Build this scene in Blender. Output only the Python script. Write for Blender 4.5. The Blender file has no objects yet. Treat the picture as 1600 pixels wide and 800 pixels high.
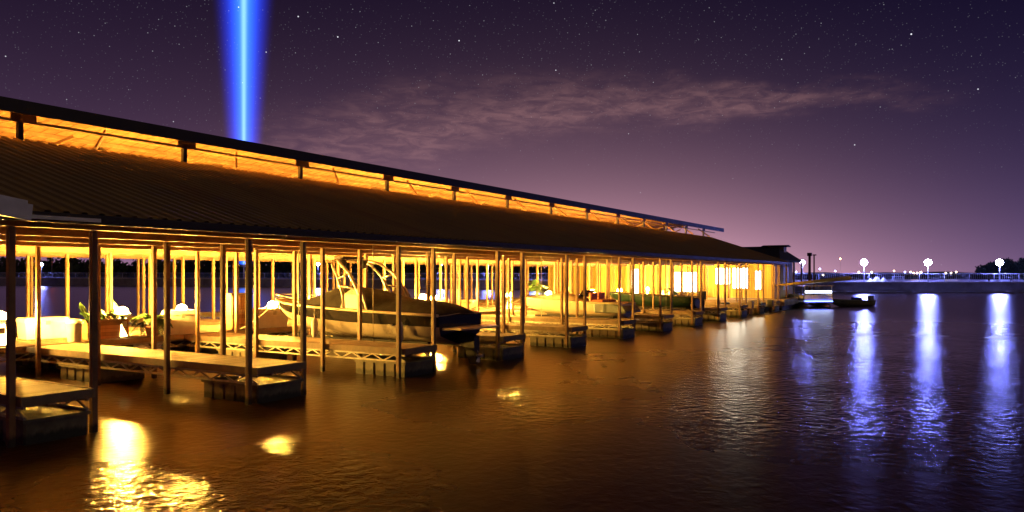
import bpy, bmesh, math, random
from mathutils import Vector, Matrix
random.seed(7)
SC = bpy.context.scene
COL = SC.collection
R = math.radians

# ------------------------------------------------------------------ camera
cam_d = bpy.data.cameras.new("camera"); cam = bpy.data.objects.new("camera", cam_d); COL.objects.link(cam)
CAM_Z, YAW = 2.8, 31.3                      # dock runs along +X, camera looks YAW degrees left of it
cam.location = (0, 0, CAM_Z); cam.rotation_euler = (R(90), 0, R(YAW - 90))
cam_d.lens = 27.0; cam_d.sensor_width = 36.0; cam_d.shift_y = 0.01875
cam_d.clip_start = 0.1; cam_d.clip_end = 9000
SC.camera = cam
SC.view_settings.view_transform = 'Standard'; SC.view_settings.look = 'None'
SC.view_settings.exposure = 0.0; SC.view_settings.gamma = 1.0; SC.view_settings.use_curve_mapping = False
SC.render.engine = 'CYCLES'
SC.cycles.use_denoising = True
SC.cycles.max_bounces = 7; SC.cycles.diffuse_bounces = 3; SC.cycles.glossy_bounces = 4
SC.cycles.transparent_max_bounces = 12; SC.cycles.volume_bounces = 0
SC.cycles.sample_clamp_indirect = 8.0
SC.cycles.caustics_refractive = False; SC.cycles.use_light_tree = True

# ------------------------------------------------------------------ node helpers
class NT:
    def __init__(s, tree): s.t = tree; s.n = tree.nodes; s.l = tree.links
    def node(s, typ, **kw):
        n = s.n.new(typ)
        for k, v in kw.items(): setattr(n, k, v)
        return n
    def put(s, sock, v):
        if isinstance(v, bpy.types.NodeSocket): s.l.new(v, sock)
        elif v is not None: sock.default_value = v
    def math(s, op, a, b=None, c=None, clamp=False):
        n = s.node('ShaderNodeMath', operation=op); n.use_clamp = clamp
        s.put(n.inputs[0], a)
        if b is not None: s.put(n.inputs[1], b)
        if c is not None: s.put(n.inputs[2], c)
        return n.outputs[0]
    def vmath(s, op, a, b=None):
        n = s.node('ShaderNodeVectorMath', operation=op)
        s.put(n.inputs[0], a)
        if b is not None: s.put(n.inputs[1], b)
        return n.outputs[1] if op in ('DOT_PRODUCT', 'LENGTH') else n.outputs[0]
    def scale(s, v, f):
        n = s.node('ShaderNodeVectorMath', operation='SCALE'); s.put(n.inputs[0], v); s.put(n.inputs[3], f); return n.outputs[0]
    def ramp(s, f, stops, interp='LINEAR'):
        n = s.node('ShaderNodeValToRGB'); cr = n.color_ramp; cr.interpolation = interp
        while len(cr.elements) < len(stops): cr.elements.new(0.5)
        for e, (p, c) in zip(cr.elements, stops): e.position = p; e.color = (*c, 1) if len(c) == 3 else c
        s.put(n.inputs[0], f); return n.outputs[0]
    def noise(s, vec, scale, detail=4, rough=0.55, dist=0.0):
        n = s.node('ShaderNodeTexNoise'); s.put(n.inputs['Vector'], vec); n.inputs['Scale'].default_value = scale
        n.inputs['Detail'].default_value = detail; n.inputs['Roughness'].default_value = rough; n.inputs['Distortion'].default_value = dist
        return n.outputs['Fac']
    def smooth(s, v, a, b, lo=0.0, hi=1.0):
        n = s.node('ShaderNodeMapRange', interpolation_type='SMOOTHSTEP')
        s.put(n.inputs[0], v)
        for i, x in enumerate((a, b, lo, hi)): n.inputs[1 + i].default_value = x
        return n.outputs[0]
    def mapping(s, vec, scale=(1, 1, 1), rot=(0, 0, 0), loc=(0, 0, 0)):
        n = s.node('ShaderNodeMapping'); s.put(n.inputs[0], vec); n.inputs[1].default_value = loc
        n.inputs[2].default_value = rot; n.inputs[3].default_value = scale; return n.outputs[0]

def lin(*c):
    return tuple(((x / 255) / 12.92 if x / 255 <= .04045 else ((x / 255 + .055) / 1.055) ** 2.4) for x in c)

# ------------------------------------------------------------------ world: night sky, stars, one band of cloud, town glow
W = bpy.data.worlds.new("World"); SC.world = W; W.use_nodes = True
nt = NT(W.node_tree); W.node_tree.nodes.clear()
tc = nt.node('ShaderNodeTexCoord'); D = tc.outputs['Generated']
sx = nt.node('ShaderNodeSeparateXYZ'); nt.l.new(D, sx.inputs[0]); dx, dy, dz = sx.outputs
zen = nt.math('MAXIMUM', dz, 0.0)
base = nt.vmath('ADD', nt.scale(nt.ramp(0.0, [(0, (0.070, 0.050, 0.168)), (1, (1, 1, 1))]), nt.math('EXPONENT', nt.math('MULTIPLY', zen, -8.3))), (0.0, 0.0, 0.0085))
hor = nt.math('SQRT', nt.math('ADD', nt.math('MULTIPLY', dx, dx), nt.math('MULTIPLY', dy, dy)))
def az_lobe(deg, k):
    a = R(deg)
    c = nt.math('DIVIDE', nt.math('ADD', nt.math('MULTIPLY', dx, math.cos(a)), nt.math('MULTIPLY', dy, math.sin(a))), nt.math('MAXIMUM', hor, 1e-4))
    return nt.math('EXPONENT', nt.math('MULTIPLY', nt.math('SUBTRACT', c, 1.0), k))
g1 = nt.scale(nt.ramp(0.0, [(0, (0.90, 0.45, 0.43)), (1, (1, 1, 1))]), nt.math('MULTIPLY', az_lobe(26.5, 16.0), nt.math('EXPONENT', nt.math('MULTIPLY', zen, -14.0))))
g2 = nt.scale(nt.ramp(0.0, [(0, (0.19, 0.080, 0.072)), (1, (1, 1, 1))]), nt.math('MULTIPLY', az_lobe(62, 6.0), nt.math('EXPONENT', nt.math('MULTIPLY', zen, -9.5))))
# cloud band: runs along a tilted great circle
ca = nt.math('ARCTAN2', dy, dx)                                    # azimuth
band_c = nt.math('ADD', nt.math('MULTIPLY', nt.math('ADD', nt.math('MULTIPLY', ca, -0.234), 0.1368), ca), 0.198)     # elevation of its middle
dev = nt.math('SUBTRACT', dz, band_c)
wid = nt.smooth(ca, 0.1, 0.80, 0.010, 0.034)
edge = nt.noise(nt.mapping(D, (3.0, 3.0, 7.0)), 3.0, 5, 0.6)
dev2 = nt.math('ADD', dev, nt.math('MULTIPLY', nt.math('SUBTRACT', edge, 0.5), 0.075))
bandm = nt.math('EXPONENT', nt.math('MULTIPLY', nt.math('POWER', nt.math('ABSOLUTE', nt.math('DIVIDE', dev2, wid)), 2.0), -0.8))
puff = nt.smooth(nt.noise(nt.mapping(D, (5.0, 5.0, 20.0), rot=(0.15, 0, 0)), 5.0, 6, 0.62, 0.6), 0.36, 0.68, 0.25, 1.0)
ends = nt.math('MULTIPLY', nt.smooth(ca, -0.02, 0.25), nt.smooth(ca, 0.98, 0.72))
cl = nt.math('MULTIPLY', nt.math('MULTIPLY', bandm, puff), ends)
cloud = nt.scale(nt.ramp(0.0, [(0, (0.135, 0.066, 0.056)), (1, (1, 1, 1))]), cl)
# stars
def star_layer(scale, thr, size, gain):
    v = nt.node('ShaderNodeTexVoronoi', feature='F1'); nt.l.new(D, v.inputs['Vector']); v.inputs['Scale'].default_value = scale
    dot = nt.smooth(v.outputs['Distance'], size, size * 0.25)
    wn = nt.node('ShaderNodeSeparateColor'); nt.l.new(v.outputs['Color'], wn.inputs[0])
    keep = nt.smooth(wn.outputs[0], thr, 1.0, 0.0, 1.0)
    return nt.math('MULTIPLY', nt.math('MULTIPLY', dot, keep), gain)
stars = nt.math('ADD', star_layer(55, 0.5, 0.06, 1.9), star_layer(140, 0.5, 0.11, 0.32))
stars = nt.math('ADD', stars, star_layer(310, 0.25, 0.24, 0.09))
stars = nt.math('MULTIPLY', stars, nt.smooth(dz, 0.05, 0.30, 0.04, 1.0))
stcol = nt.scale(nt.ramp(0.0, [(0, (0.9, 0.92, 1.0)), (1, (1, 1, 1))]), stars)
sky = nt.vmath('ADD', nt.vmath('ADD', base, g1), nt.vmath('ADD', nt.vmath('ADD', g2, cloud), stcol))
bg = nt.node('ShaderNodeBackground'); nt.l.new(sky, bg.inputs[0]); bg.inputs[1].default_value = 1.0
wo = nt.node('ShaderNodeOutputWorld'); nt.l.new(bg.outputs[0], wo.inputs[0])

# added warm fill light behind the camera, lifts the roof and front posts
sun_d = bpy.data.lights.new('warm_fill', 'SUN'); sun_d.energy = 0.14; sun_d.angle = R(4); sun_d.color = (1.0, 0.72, 0.36)
sun = bpy.data.objects.new('warm_fill', sun_d); COL.objects.link(sun); sun.rotation_euler = (R(52), 0, R(15))

# ------------------------------------------------------------------ materials
def mat(name, col, rough=0.6, metal=0.0, var=0.25, nscale=3.0, bump=0.0, bscale=30.0, spec=0.5, stretch=(1, 1, 1), dirt=None, dscale=1.2, slime=False):
    m = bpy.data.materials.new(name); m.use_nodes = True
    t = NT(m.node_tree); b = m.node_tree.nodes['Principled BSDF']
    co = t.node('ShaderNodeTexCoord').outputs['Object']
    v = t.mapping(co, stretch)
    f = t.noise(v, nscale, 5, 0.6)
    lo = tuple(c * (1 - var) for c in col); hi = tuple(min(1, c * (1 + var)) for c in col)
    c = t.ramp(f, [(0.3, lo), (0.7, hi)])
    if dirt:
        mx = t.node('ShaderNodeMix', data_type='RGBA')
        t.put(mx.inputs[0], t.smooth(t.noise(v, dscale, 6, 0.65), 0.48, 0.66, 0, 0.75)); t.put(mx.inputs[6], c); mx.inputs[7].default_value = (*dirt, 1); c = mx.outputs[2]
    if slime:                                                      # band of wet algae at the waterline
        sp_ = t.node('ShaderNodeSeparateXYZ'); t.l.new(co, sp_.inputs[0])
        zz_ = t.math('ADD', sp_.outputs[2], t.math('MULTIPLY', t.math('SUBTRACT', t.noise(t.mapping(co, (9, 9, 2)), 1.0, 4, .6), .5), .22))
        mx = t.node('ShaderNodeMix', data_type='RGBA'); t.put(mx.inputs[0], t.smooth(zz_, .20, .10, 0, .92)); t.put(mx.inputs[6], c); mx.inputs[7].default_value = (.018, .020, .009, 1); c = mx.outputs[2]
    t.put(b.inputs['Base Color'], c)
    rr = t.smooth(f, 0.2, 0.8, rough * 0.8, min(1, rough * 1.2)); t.put(b.inputs['Roughness'], rr)
    b.inputs['Metallic'].default_value = metal; b.inputs['Specular IOR Level'].default_value = spec
    if bump:
        bn = t.node('ShaderNodeBump'); bn.inputs['Strength'].default_value = bump; bn.inputs['Distance'].default_value = 0.02
        t.put(bn.inputs['Height'], t.noise(v, bscale, 4, 0.6)); t.l.new(bn.outputs[0], b.inputs['Normal'])
    return m

def plank_mat(name, col, width=0.15, axis=0, rough=0.75):
    m = bpy.data.materials.new(name); m.use_nodes = True
    t = NT(m.node_tree); b = m.node_tree.nodes['Principled BSDF']
    co = t.node('ShaderNodeTexCoord').outputs['Object']
    s = t.node('ShaderNodeSeparateXYZ'); t.l.new(co, s.inputs[0])
    u = t.math('DIVIDE', s.outputs[axis], width)
    fl = t.math('FLOOR', u); fr = t.math('FRACT', u)
    wn = t.node('ShaderNodeTexWhiteNoise', noise_dimensions='1D'); t.l.new(fl, wn.inputs['W'])
    st = [8, 8, 8]; st[axis] = 30; st[1 - axis] = 1.5
    g = t.noise(t.mapping(co, tuple(st)), 1.5, 5, 0.65)
    f = t.math('ADD', t.math('MULTIPLY', wn.outputs['Value'], 0.5), t.math('MULTIPLY', g, 0.5))
    c = t.ramp(f, [(0.2, tuple(x * 0.6 for x in col)), (0.8, tuple(x * 1.25 for x in col))])
    gap = t.smooth(t.math('ABSOLUTE', t.math('SUBTRACT', fr, 0.5)), 0.44, 0.49)
    mx = t.node('ShaderNodeMix', data_type='RGBA'); t.put(mx.inputs[0], gap); t.put(mx.inputs[6], c); mx.inputs[7].default_value = (*[x * 0.2 for x in col], 1)
    t.put(b.inputs['Base Color'], mx.outputs[2]); b.inputs['Roughness'].default_value = rough
    bn = t.node('ShaderNodeBump'); bn.inputs['Strength'].default_value = 0.5; bn.inputs['Distance'].default_value = 0.015
    t.put(bn.inputs['Height'], t.math('SUBTRACT', t.math('MULTIPLY', g, 0.3), gap)); t.l.new(bn.outputs[0], b.inputs['Normal'])
    return m

def emit(name, col, s):
    m = bpy.data.materials.new(name); m.use_nodes = True; t = NT(m.node_tree); m.node_tree.nodes.clear()
    e = t.node('ShaderNodeEmission'); e.inputs[0].default_value = (*col, 1); e.inputs[1].default_value = s
    o = t.node('ShaderNodeOutputMaterial'); t.l.new(e.outputs[0], o.inputs[0]); return m

WARM = (1.0, 0.50, 0.07)
M = dict(
    post=mat('weathered_steel', (0.22, 0.125, 0.055), 0.55, 0.0, 0.3, 2.0, 0.15, 40, dirt=(0.14, 0.075, 0.03), slime=True),
    galv=mat('galvanised', (0.45, 0.42, 0.34), 0.45, 0.3, 0.2, 6.0, dirt=(0.22, 0.13, 0.06)),
    beam=mat('painted_beam', (0.17, 0.08, 0.03), 0.6, 0.0, 0.2, 2.0, dirt=(0.25, 0.15, 0.08)),
    deck=plank_mat('deck_planks', (0.34, 0.25, 0.16), 0.15, 1),
    walk=plank_mat('walk_planks', (0.36, 0.29, 0.19), 0.15, 0),
    rim=mat('deck_rim', (0.22, 0.16, 0.10), 0.7, 0, 0.3, 4, 0.3),
    float=mat('float_tub', (0.16, 0.14, 0.09), 0.6, 0, 0.35, 2.5, 0.2, 12, dirt=(0.05, 0.045, 0.03), slime=True),
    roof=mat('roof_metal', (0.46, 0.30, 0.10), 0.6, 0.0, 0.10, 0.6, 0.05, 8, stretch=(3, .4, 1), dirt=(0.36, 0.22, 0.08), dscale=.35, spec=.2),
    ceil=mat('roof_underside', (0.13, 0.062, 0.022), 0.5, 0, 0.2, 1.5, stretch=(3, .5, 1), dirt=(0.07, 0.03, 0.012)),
    fascia=mat('fascia', (0.03, 0.02, 0.014), 0.5),
    gutter=mat('pale_gutter', (0.8, 0.79, 0.8), 0.4, 0, 0.15),
    white=mat('white_gelcoat', (0.38, 0.33, 0.27), 0.3, 0, 0.08, 3),
    plast=mat('white_plastic', (0.75, 0.73, 0.68), 0.45, 0, 0.1, 4),
    black=mat('black_gelcoat', (0.012, 0.012, 0.014), 0.16, 0, 0.3),
    canvas=mat('dark_canvas', (0.007, 0.006, 0.0055), 0.85, 0, 0.3, 5, 0.6, 14),
    rubber=mat('black_rubber', (0.02, 0.02, 0.02), 0.6),
    chrome=mat('polished_tube', (0.72, 0.68, 0.6), 0.28, 0.6, 0.1),
    lightb=mat('cream_gelcoat', (0.62, 0.52, 0.36), 0.35, 0, 0.1),
    green=mat('dark_green_hull', (0.008, 0.024, 0.016), 0.35, 0, 0.3),
    orange=mat('orange_vinyl', (0.50, 0.14, 0.05), 0.5),
    wood=plank_mat('stained_wood', (0.40, 0.20, 0.09), 0.11, 2, 0.6),
    leaf=mat('palm_leaf', (0.022, 0.06, 0.012), 0.5, 0, 0.5, 6),
    clay=mat('clay_pot', (0.38, 0.19, 0.10), 0.8, 0, 0.2, 6, 0.2),
    siding=plank_mat('wall_boards', (0.70, 0.50, 0.16), 0.2, 1, 0.6),
    wtrim=mat('window_trim', (0.35, 0.22, 0.12), 0.6),
    shingle=mat('office_roofing', (0.035, 0.035, 0.034), 0.7, 0, 0.35, 6, 0.5, 20),
    conc=mat('concrete', (0.30, 0.28, 0.27), 0.85, 0, 0.25, 0.6, 0.4, 6, dirt=(0.16, 0.15, 0.15), dscale=.2),
    coping=mat('coping_concrete', (0.55, 0.53, 0.52), 0.8, 0, 0.15, 0.8),
    rail=mat('white_railing', (0.60, 0.60, 0.62), 0.5, 0, 0.1),
    pole=mat('lamp_pole', (0.45, 0.45, 0.46), 0.5, 0, 0.2),
    piling=mat('rusty_piling', (0.25, 0.11, 0.07), 0.75, 0, 0.3, 4, 0.4),
    land=mat('night_land', (0.035, 0.04, 0.025), 1.0, 0, 0.4, 0.02),
    tree=mat('night_foliage', (0.05, 0.07, 0.035), 0.9, 0, 0.5, 0.3),
    bark=mat('bark', (0.08, 0.055, 0.035), 0.9, 0, 0.3, 5, 0.5),
    boom=mat('yellow_paint', (0.75, 0.50, 0.06), 0.5, 0, 0.12),
    blue=mat('blue_vinyl', (0.02, 0.05, 0.30), 0.5),
    olive=mat('olive_hull', (0.30, 0.27, 0.10), 0.4, 0, 0.2),
    lens=emit('warm_lens', WARM, 10500.0),
    glowbody=emit('column_glare_glow', (1.0, 0.72, 0.22), 30.0),  # pedestal body given its own glow in place of the lamp's glare
    window=emit('lit_window', (1.0, 0.90, 0.66), 11.0),
    winbig=emit('bright_window', (1.0, 0.92, 0.70), 17.0),
    cool=emit('cool_lamp', (0.20, 0.23, 1.0), 540.0),
    uplight=emit('uplight_lens', (0.35, 0.55, 1.0), 160.0),  # lens of the added uplight under the bloom streak
    led=emit('blue_led', (0.10, 0.16, 1.0), 26.0),
    ledw=emit('white_deck_light', (0.65, 0.75, 1.0), 9.0),
    town=emit('town_lamp', (1.0, 0.75, 0.45), 26.0),
    townb=emit('town_lamp_blue', (0.45, 0.5, 1.0), 26.0),
    towno=emit('town_lamp_orange', (1.0, 0.45, 0.15), 40.0),
    red=emit('red_beacon', (1.0, 0.12, 0.05), 20.0),
)

# ------------------------------------------------------------------ mesh builder
class MB:
    def __init__(s): s.v = []; s.f = []; s.sm = []; s.mi = []
    def add(s, vs, fs, smooth=False, mi=0):
        b = len(s.v); s.v += [tuple(v) for v in vs]
        for f in fs: s.f.append([b + i for i in f]); s.sm.append(smooth); s.mi.append(mi)
        return s
    def box(s, a, b, mi=0):
        x0, y0, z0 = a; x1, y1, z1 = b
        return s.add([(x0, y0, z0), (x1, y0, z0), (x1, y1, z0), (x0, y1, z0), (x0, y0, z1), (x1, y0, z1), (x1, y1, z1), (x0, y1, z1)],
                     [(0, 3, 2, 1), (4, 5, 6, 7), (0, 1, 5, 4), (1, 2, 6, 5), (2, 3, 7, 6), (3, 0, 4, 7)], mi=mi)
    def bar(s, p, q, w, h=None, up=(0, 0, 1)):
        h = h or w; p = Vector(p); q = Vector(q); d = (q - p).normalized(); u = Vector(up)
        if abs(d.dot(u)) > 0.98: u = Vector((0, 1, 0))
        r = d.cross(u).normalized(); u = r.cross(d).normalized()
        vs = [e + r * (a * w / 2) + u * (b * h / 2) for e in (p, q) for a, b in ((-1, -1), (1, -1), (1, 1), (-1, 1))]
        return s.add(vs, [(0, 1, 2, 3), (7, 6, 5, 4), (0, 4, 5, 1), (1, 5, 6, 2), (2, 6, 7, 3), (3, 7, 4, 0)])
    def tube(s, pts, rad, seg=8, cap=True):
        pts = [Vector(p) for p in pts]; n = len(pts)
        rs = rad if isinstance(rad, (list, tuple)) else [rad] * n
        b = len(s.v); prev = None
        for i, p in enumerate(pts):
            d = (pts[min(i + 1, n - 1)] - pts[max(i - 1, 0)]).normalized()
            if prev is None:
                u = Vector((0, 0, 1)) if abs(d.z) < 0.9 else Vector((1, 0, 0)); r = d.cross(u).normalized()
            else: r = (prev - d * prev.dot(d)).normalized()
            prev = r; u = d.cross(r)
            for k in range(seg):
                a = 2 * math.pi * k / seg; s.v.append(tuple(p + (r * math.cos(a) + u * math.sin(a)) * rs[i]))
        for i in range(n - 1):
            for k in range(seg):
                k2 = (k + 1) % seg
                s.f.append([b + i * seg + k, b + i * seg + k2, b + (i + 1) * seg + k2, b + (i + 1) * seg + k]); s.sm.append(True); s.mi.append(0)
        if cap:
            s.f.append([b + k for k in range(seg)][::-1]); s.sm.append(False); s.mi.append(0)
            s.f.append([b + (n - 1) * seg + k for k in range(seg)]); s.sm.append(False); s.mi.append(0)
        return s
    def lathe(s, prof, seg=16, c=(0, 0, 0)):
        return s.tube_prof(prof, seg, c)
    def tube_prof(s, prof, seg, c):
        b = len(s.v)
        for r, z in prof:
            for k in range(seg):
                a = 2 * math.pi * k / seg; s.v.append((c[0] + r * math.cos(a), c[1] + r * math.sin(a), c[2] + z))
        for i in range(len(prof) - 1):
            for k in range(seg):
                k2 = (k + 1) % seg
                s.f.append([b + i * seg + k, b + i * seg + k2, b + (i + 1) * seg + k2, b + (i + 1) * seg + k]); s.sm.append(True); s.mi.append(0)
        s.f.append([b + k for k in range(seg)][::-1]); s.sm.append(False); s.mi.append(0)
        e = b + (len(prof) - 1) * seg
        s.f.append([e + k for k in range(seg)]); s.sm.append(False); s.mi.append(0)
        return s
    def loft(s, secs, close=False, smooth=True, mi=None, caps=True):
        n = len(secs[0]); b = len(s.v)
        for sec in secs: s.v += [tuple(p) for p in sec]
        for i in range(len(secs) - 1):
            for k in range(n if close else n - 1):
                k2 = (k + 1) % n
                s.f.append([b + i * n + k, b + i * n + k2, b + (i + 1) * n + k2, b + (i + 1) * n + k]); s.sm.append(smooth); s.mi.append(mi[k] if mi else 0)
        if caps:
            s.f.append([b + k for k in range(n)][::-1]); s.sm.append(False); s.mi.append(0)
            e = b + (len(secs) - 1) * n
            s.f.append([e + k for k in range(n)]); s.sm.append(False); s.mi.append(0)
        return s
    def build(s, name, material, parent=None, bevel=0.0, subsurf=0):
        me = bpy.data.meshes.new(name); me.from_pydata(s.v, [], s.f)
        for p, a, i in zip(me.polygons, s.sm, s.mi): p.use_smooth = a; p.material_index = i
        for m in (material if isinstance(material, (list, tuple)) else [material]): me.materials.append(m)
        bm = bmesh.new(); bm.from_mesh(me); bmesh.ops.recalc_face_normals(bm, faces=bm.faces); bm.to_mesh(me); bm.free()
        o = bpy.data.objects.new(name, me); COL.objects.link(o)
        if parent: o.parent = parent
        if bevel:
            bv = o.modifiers.new('bevel', 'BEVEL'); bv.width = bevel; bv.segments = 2; bv.limit_method = 'ANGLE'
        if subsurf:
            sb = o.modifiers.new('sub', 'SUBSURF'); sb.levels = subsurf; sb.render_levels = subsurf
        return o

def tag(o, label=None, cat=None, group=None, kind=None):
    for k, v in (('label', label), ('category', cat), ('group', group), ('kind', kind)):
        if v: o[k] = v
    return o
def thing(name, label, cat, loc=(0, 0, 0), rz=0.0, group=None, kind=None):
    o = bpy.data.objects.new(name, None); COL.objects.link(o); o.location = loc; o.rotation_euler = (0, 0, rz)
    o.empty_display_size = 0.2
    return tag(o, label, cat, group, kind)
def copy_tree(o, parent=None):
    kids = [c for c in bpy.data.objects if c.parent == o]
    c = o.copy(); COL.objects.link(c)
    if parent: c.parent = parent
    for k in kids: copy_tree(k, c)
    return c

# ================================================================== SETTING
# ---- lake
m = bpy.data.materials.new('lake_water'); m.use_nodes = True; t = NT(m.node_tree); b = m.node_tree.nodes['Principled BSDF']
co = t.node('ShaderNodeTexCoord').outputs['Object']
edge_ = t.noise(t.mapping(co, (0.5, 0.5, 1)), 1.0, 4, 0.6)
def gust(x, y, r, st=1.0):                                         # a cat's paw of wind-ruffled water
    dvec = t.vmath('MULTIPLY', t.vmath('SUBTRACT', co, (x, y, 0)), (1, 1, 0)); d_ = t.math('DIVIDE', t.vmath('LENGTH', dvec), r)
    return t.math('MULTIPLY', t.smooth(t.math('ADD', d_, t.math('MULTIPLY', t.math('SUBTRACT', edge_, 0.5), 1.2)), 1.35, 0.25), st)
patch = gust(6.6, 8.3, 2.5, .55)
for g_ in ((13.9, 8.8, 2.4, .45), (17.2, 2.2, 5, .42), (24, 4, 7, .38), (34, 0, 9, .42), (48, 1, 11, .40)): patch = t.math('MAXIMUM', patch, gust(*g_))
m.node_tree.nodes.remove(b)
dif = t.node('ShaderNodeBsdfDiffuse'); dif.inputs[0].default_value = (0.045, 0.022, 0.008, 1)       # silty brown lake
glo = t.node('ShaderNodeBsdfGlossy', distribution='BECKMANN'); glo.inputs[0].default_value = (1, 1, 1, 1)
rng = t.vmath('LENGTH', co)                                          # open water beyond the marina is rougher
t.put(glo.inputs['Roughness'], t.math('SUBTRACT', t.smooth(rng, 18, 75, 0.285, 0.34), t.math('MULTIPLY', patch, 0.13)))
fr = t.node('ShaderNodeFresnel'); fr.inputs[0].default_value = 1.09
mxs = t.node('ShaderNodeMixShader'); t.l.new(fr.outputs[0], mxs.inputs[0]); t.l.new(dif.outputs[0], mxs.inputs[1]); t.l.new(glo.outputs[0], mxs.inputs[2])
t.l.new(mxs.outputs[0], m.node_tree.nodes['Material Output'].inputs[0])
w1 = t.noise(t.mapping(co, (1.0, 1.0, 1)), 4.6, 3, 0.55, 0.4)
w2 = t.noise(t.mapping(co, (1.0, 1.0, 1)), 0.7, 2, 0.5)
bn = t.node('ShaderNodeBump'); bn.inputs['Distance'].default_value = 0.06
t.put(bn.inputs['Strength'], t.smooth(patch, 0, 1, 0.15, 0.9))
t.put(bn.inputs['Height'], t.math('ADD', w1, t.math('MULTIPLY', w2, 0.8)))
for k_ in (dif, glo, fr): t.l.new(bn.outputs[0], k_.inputs['Normal'])
mb = MB(); RW = 640
vs = [(0, 0, 0)] + [(RW * math.cos(2 * math.pi * k / 64), RW * math.sin(2 * math.pi * k / 64), 0) for k in range(64)]
mb.add(vs, [(0, 1 + k, 1 + (k + 1) % 64) for k in range(64)])
tag(mb.build('lake_water', m), kind='structure')

CY, SY = math.cos(R(YAW)), math.sin(R(YAW))
def polar(deg_right, d):                     # a point at a bearing (degrees right of the view axis) and a depth along the axis
    s = math.tan(R(deg_right)) * d
    return CY * d + SY * s, SY * d - CY * s

# ---- far shore: low hills all the way round the back
mb = MB(); secs = []
for i in range(121):
    a = -38 + i * 76 / 120
    d0 = 500 + 25 * math.sin(i * .31); d0 = min(d0, 1e9)
    h = 3.9 + .5 * math.sin(i * 0.37) + 0.4 * math.sin(i * 1.13 + 1) + (5 if a < -8 else 0) * min(1, (-8 - a) / 12)
    x0, y0 = polar(a, d0); x1, y1 = polar(a, d0 + 40); x2, y2 = polar(a, d0 + 100)
    secs.append([(x0, y0, -1), (x0, y0, .8), (x1, y1, h), (x2, y2, h + 1), (x2, y2, -1)])
mb.loft(secs, close=True)
tag(mb.build('far_shore_hills', M['land']), kind='structure')

def leaf_cloud(mb, c, rx, rz, n, size):
    for _ in range(n):
        while True:
            p = Vector((random.uniform(-1, 1), random.uniform(-1, 1), random.uniform(-1, 1)))
            if p.length <= 1: break
        p = p * (0.55 + 0.45 * random.random())
        q = Vector((c[0] + p.x * rx, c[1] + p.y * rx, c[2] + p.z * rz))
        a = Vector((random.gauss(0, 1), random.gauss(0, 1), random.gauss(0, 1))).normalized(); e = a.orthogonal().normalized(); g = a.cross(e)
        s1 = size * random.uniform(.6, 1.3)
        mb.add([q - e * s1, q + g * s1 * .6, q + e * s1, q - g * s1 * .6], [(0, 1, 2, 3)])

# wooded far bank seen between the posts (one mass)
mb = MB()
for i in range(150):
    a = -42 + i * 0.36 + random.uniform(-.2, .2); d = 360 + random.uniform(-25, 60)
    x, y = polar(a, d); fade = 1.0 if a < -4 else max(.35, 1 - (a + 4) / 16)
    h = random.uniform(9.5, 13.5) * fade
    leaf_cloud(mb, (x, y, h * .5), 4.2, h * .55, 170, 1.2)
tag(mb.build('far_bank_woods', M['tree']), kind='stuff')

# ---- town lamps on the far shore
def tubelamp(name, label, cat, group, x, y, z0, h, r, head, polemat=None):
    o = thing(name, label, cat, (x, y, 0), 0, group)
    MB().tube([(0, 0, z0), (0, 0, z0 + h - r * .8)], [max(.05, r * .14), max(.04, r * .09)], 8).build('pole', polemat or M['pole'], o)
    MB().lathe([(r * .05, -r), (r * .55, -r * .85), (r * .95, -r * .3), (r, 0), (r * .95, r * .3), (r * .55, r * .85), (r * .05, r)], 14, (0, 0, z0 + h)).build('lamp_head', head, o)
    return o
TL = [(1244, 'b', 9), (1281, 'b', 12), (1286, 't', 6), (1305, 'b', 10), (1313, 'o', 22), (1342, 't', 9), (1362, 't', 9), (1397, 't', 10), (1414, 'b', 9), (1423, 't', 9), (1428, 'o', 8), (1433, 't', 8), (1439, 't', 9), (1478, 't', 8), (1486, 't', 8), (1494, 't', 9)]
for px, k, h in TL:
    x, y = polar(math.degrees(math.atan((px - 800) / 1200)), 466)
    tubelamp('town_lamp', {'b': 'tiny blue white lamp glowing on the far shore', 't': 'tiny warm lamp glowing on the dark far shore', 'o': 'tiny orange lamp glowing on the far shore skyline'}[k],
             'lamp', 'lights along the far shore', x, y, 0, (h - 3) * .62 + 1.0, 0.40, {'b': M['townb'], 't': M['town'], 'o': M['towno']}[k])
x, y = polar(math.degrees(math.atan((81 - 800) / 1200)), 325)
tubelamp('mast_beacon', 'small red beacon light against the dark wooded bank', 'lamp', None, x, y, 0, 11.5, 0.6, M['red'])

# ---- breakwater wall across the lake with railing and lamps
BW = [(1900, 122, 1.8), (1240, 120, 1.8), (900, 140, 1.9), (480, 175, 2.05), (65, 200, 2.2), (-420, 222, 2.3)]
def bw_at(px):
    for (p0, d0, z0), (p1, d1, z1) in zip(BW, BW[1:]):
        if p1 <= px <= p0:
            f = (p0 - px) / (p0 - p1)
            # straight in plan between corner points
            a0 = Vector((*polar(math.degrees(math.atan((p0 - 800) / 1200)), d0), z0)); a1 = Vector((*polar(math.degrees(math.atan((p1 - 800) / 1200)), d1), z1))
            tt = math.tan(math.atan((px - 800) / 1200)); 
            # solve lateral/depth = tt along the segment
            def ld(v): return v.x * SY - v.y * CY, v.x * CY + v.y * SY
            l0, e0 = ld(a0); l1, e1 = ld(a1)
            g = (tt * e0 - l0) / ((l1 - l0) - tt * (e1 - e0))
            return a0.lerp(a1, g)
bw_pts = [bw_at(p[0]) for p in BW]
wallo = thing('breakwater_wall', 'long low concrete breakwater wall with a pale coping across the lake', 'breakwater')
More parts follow.
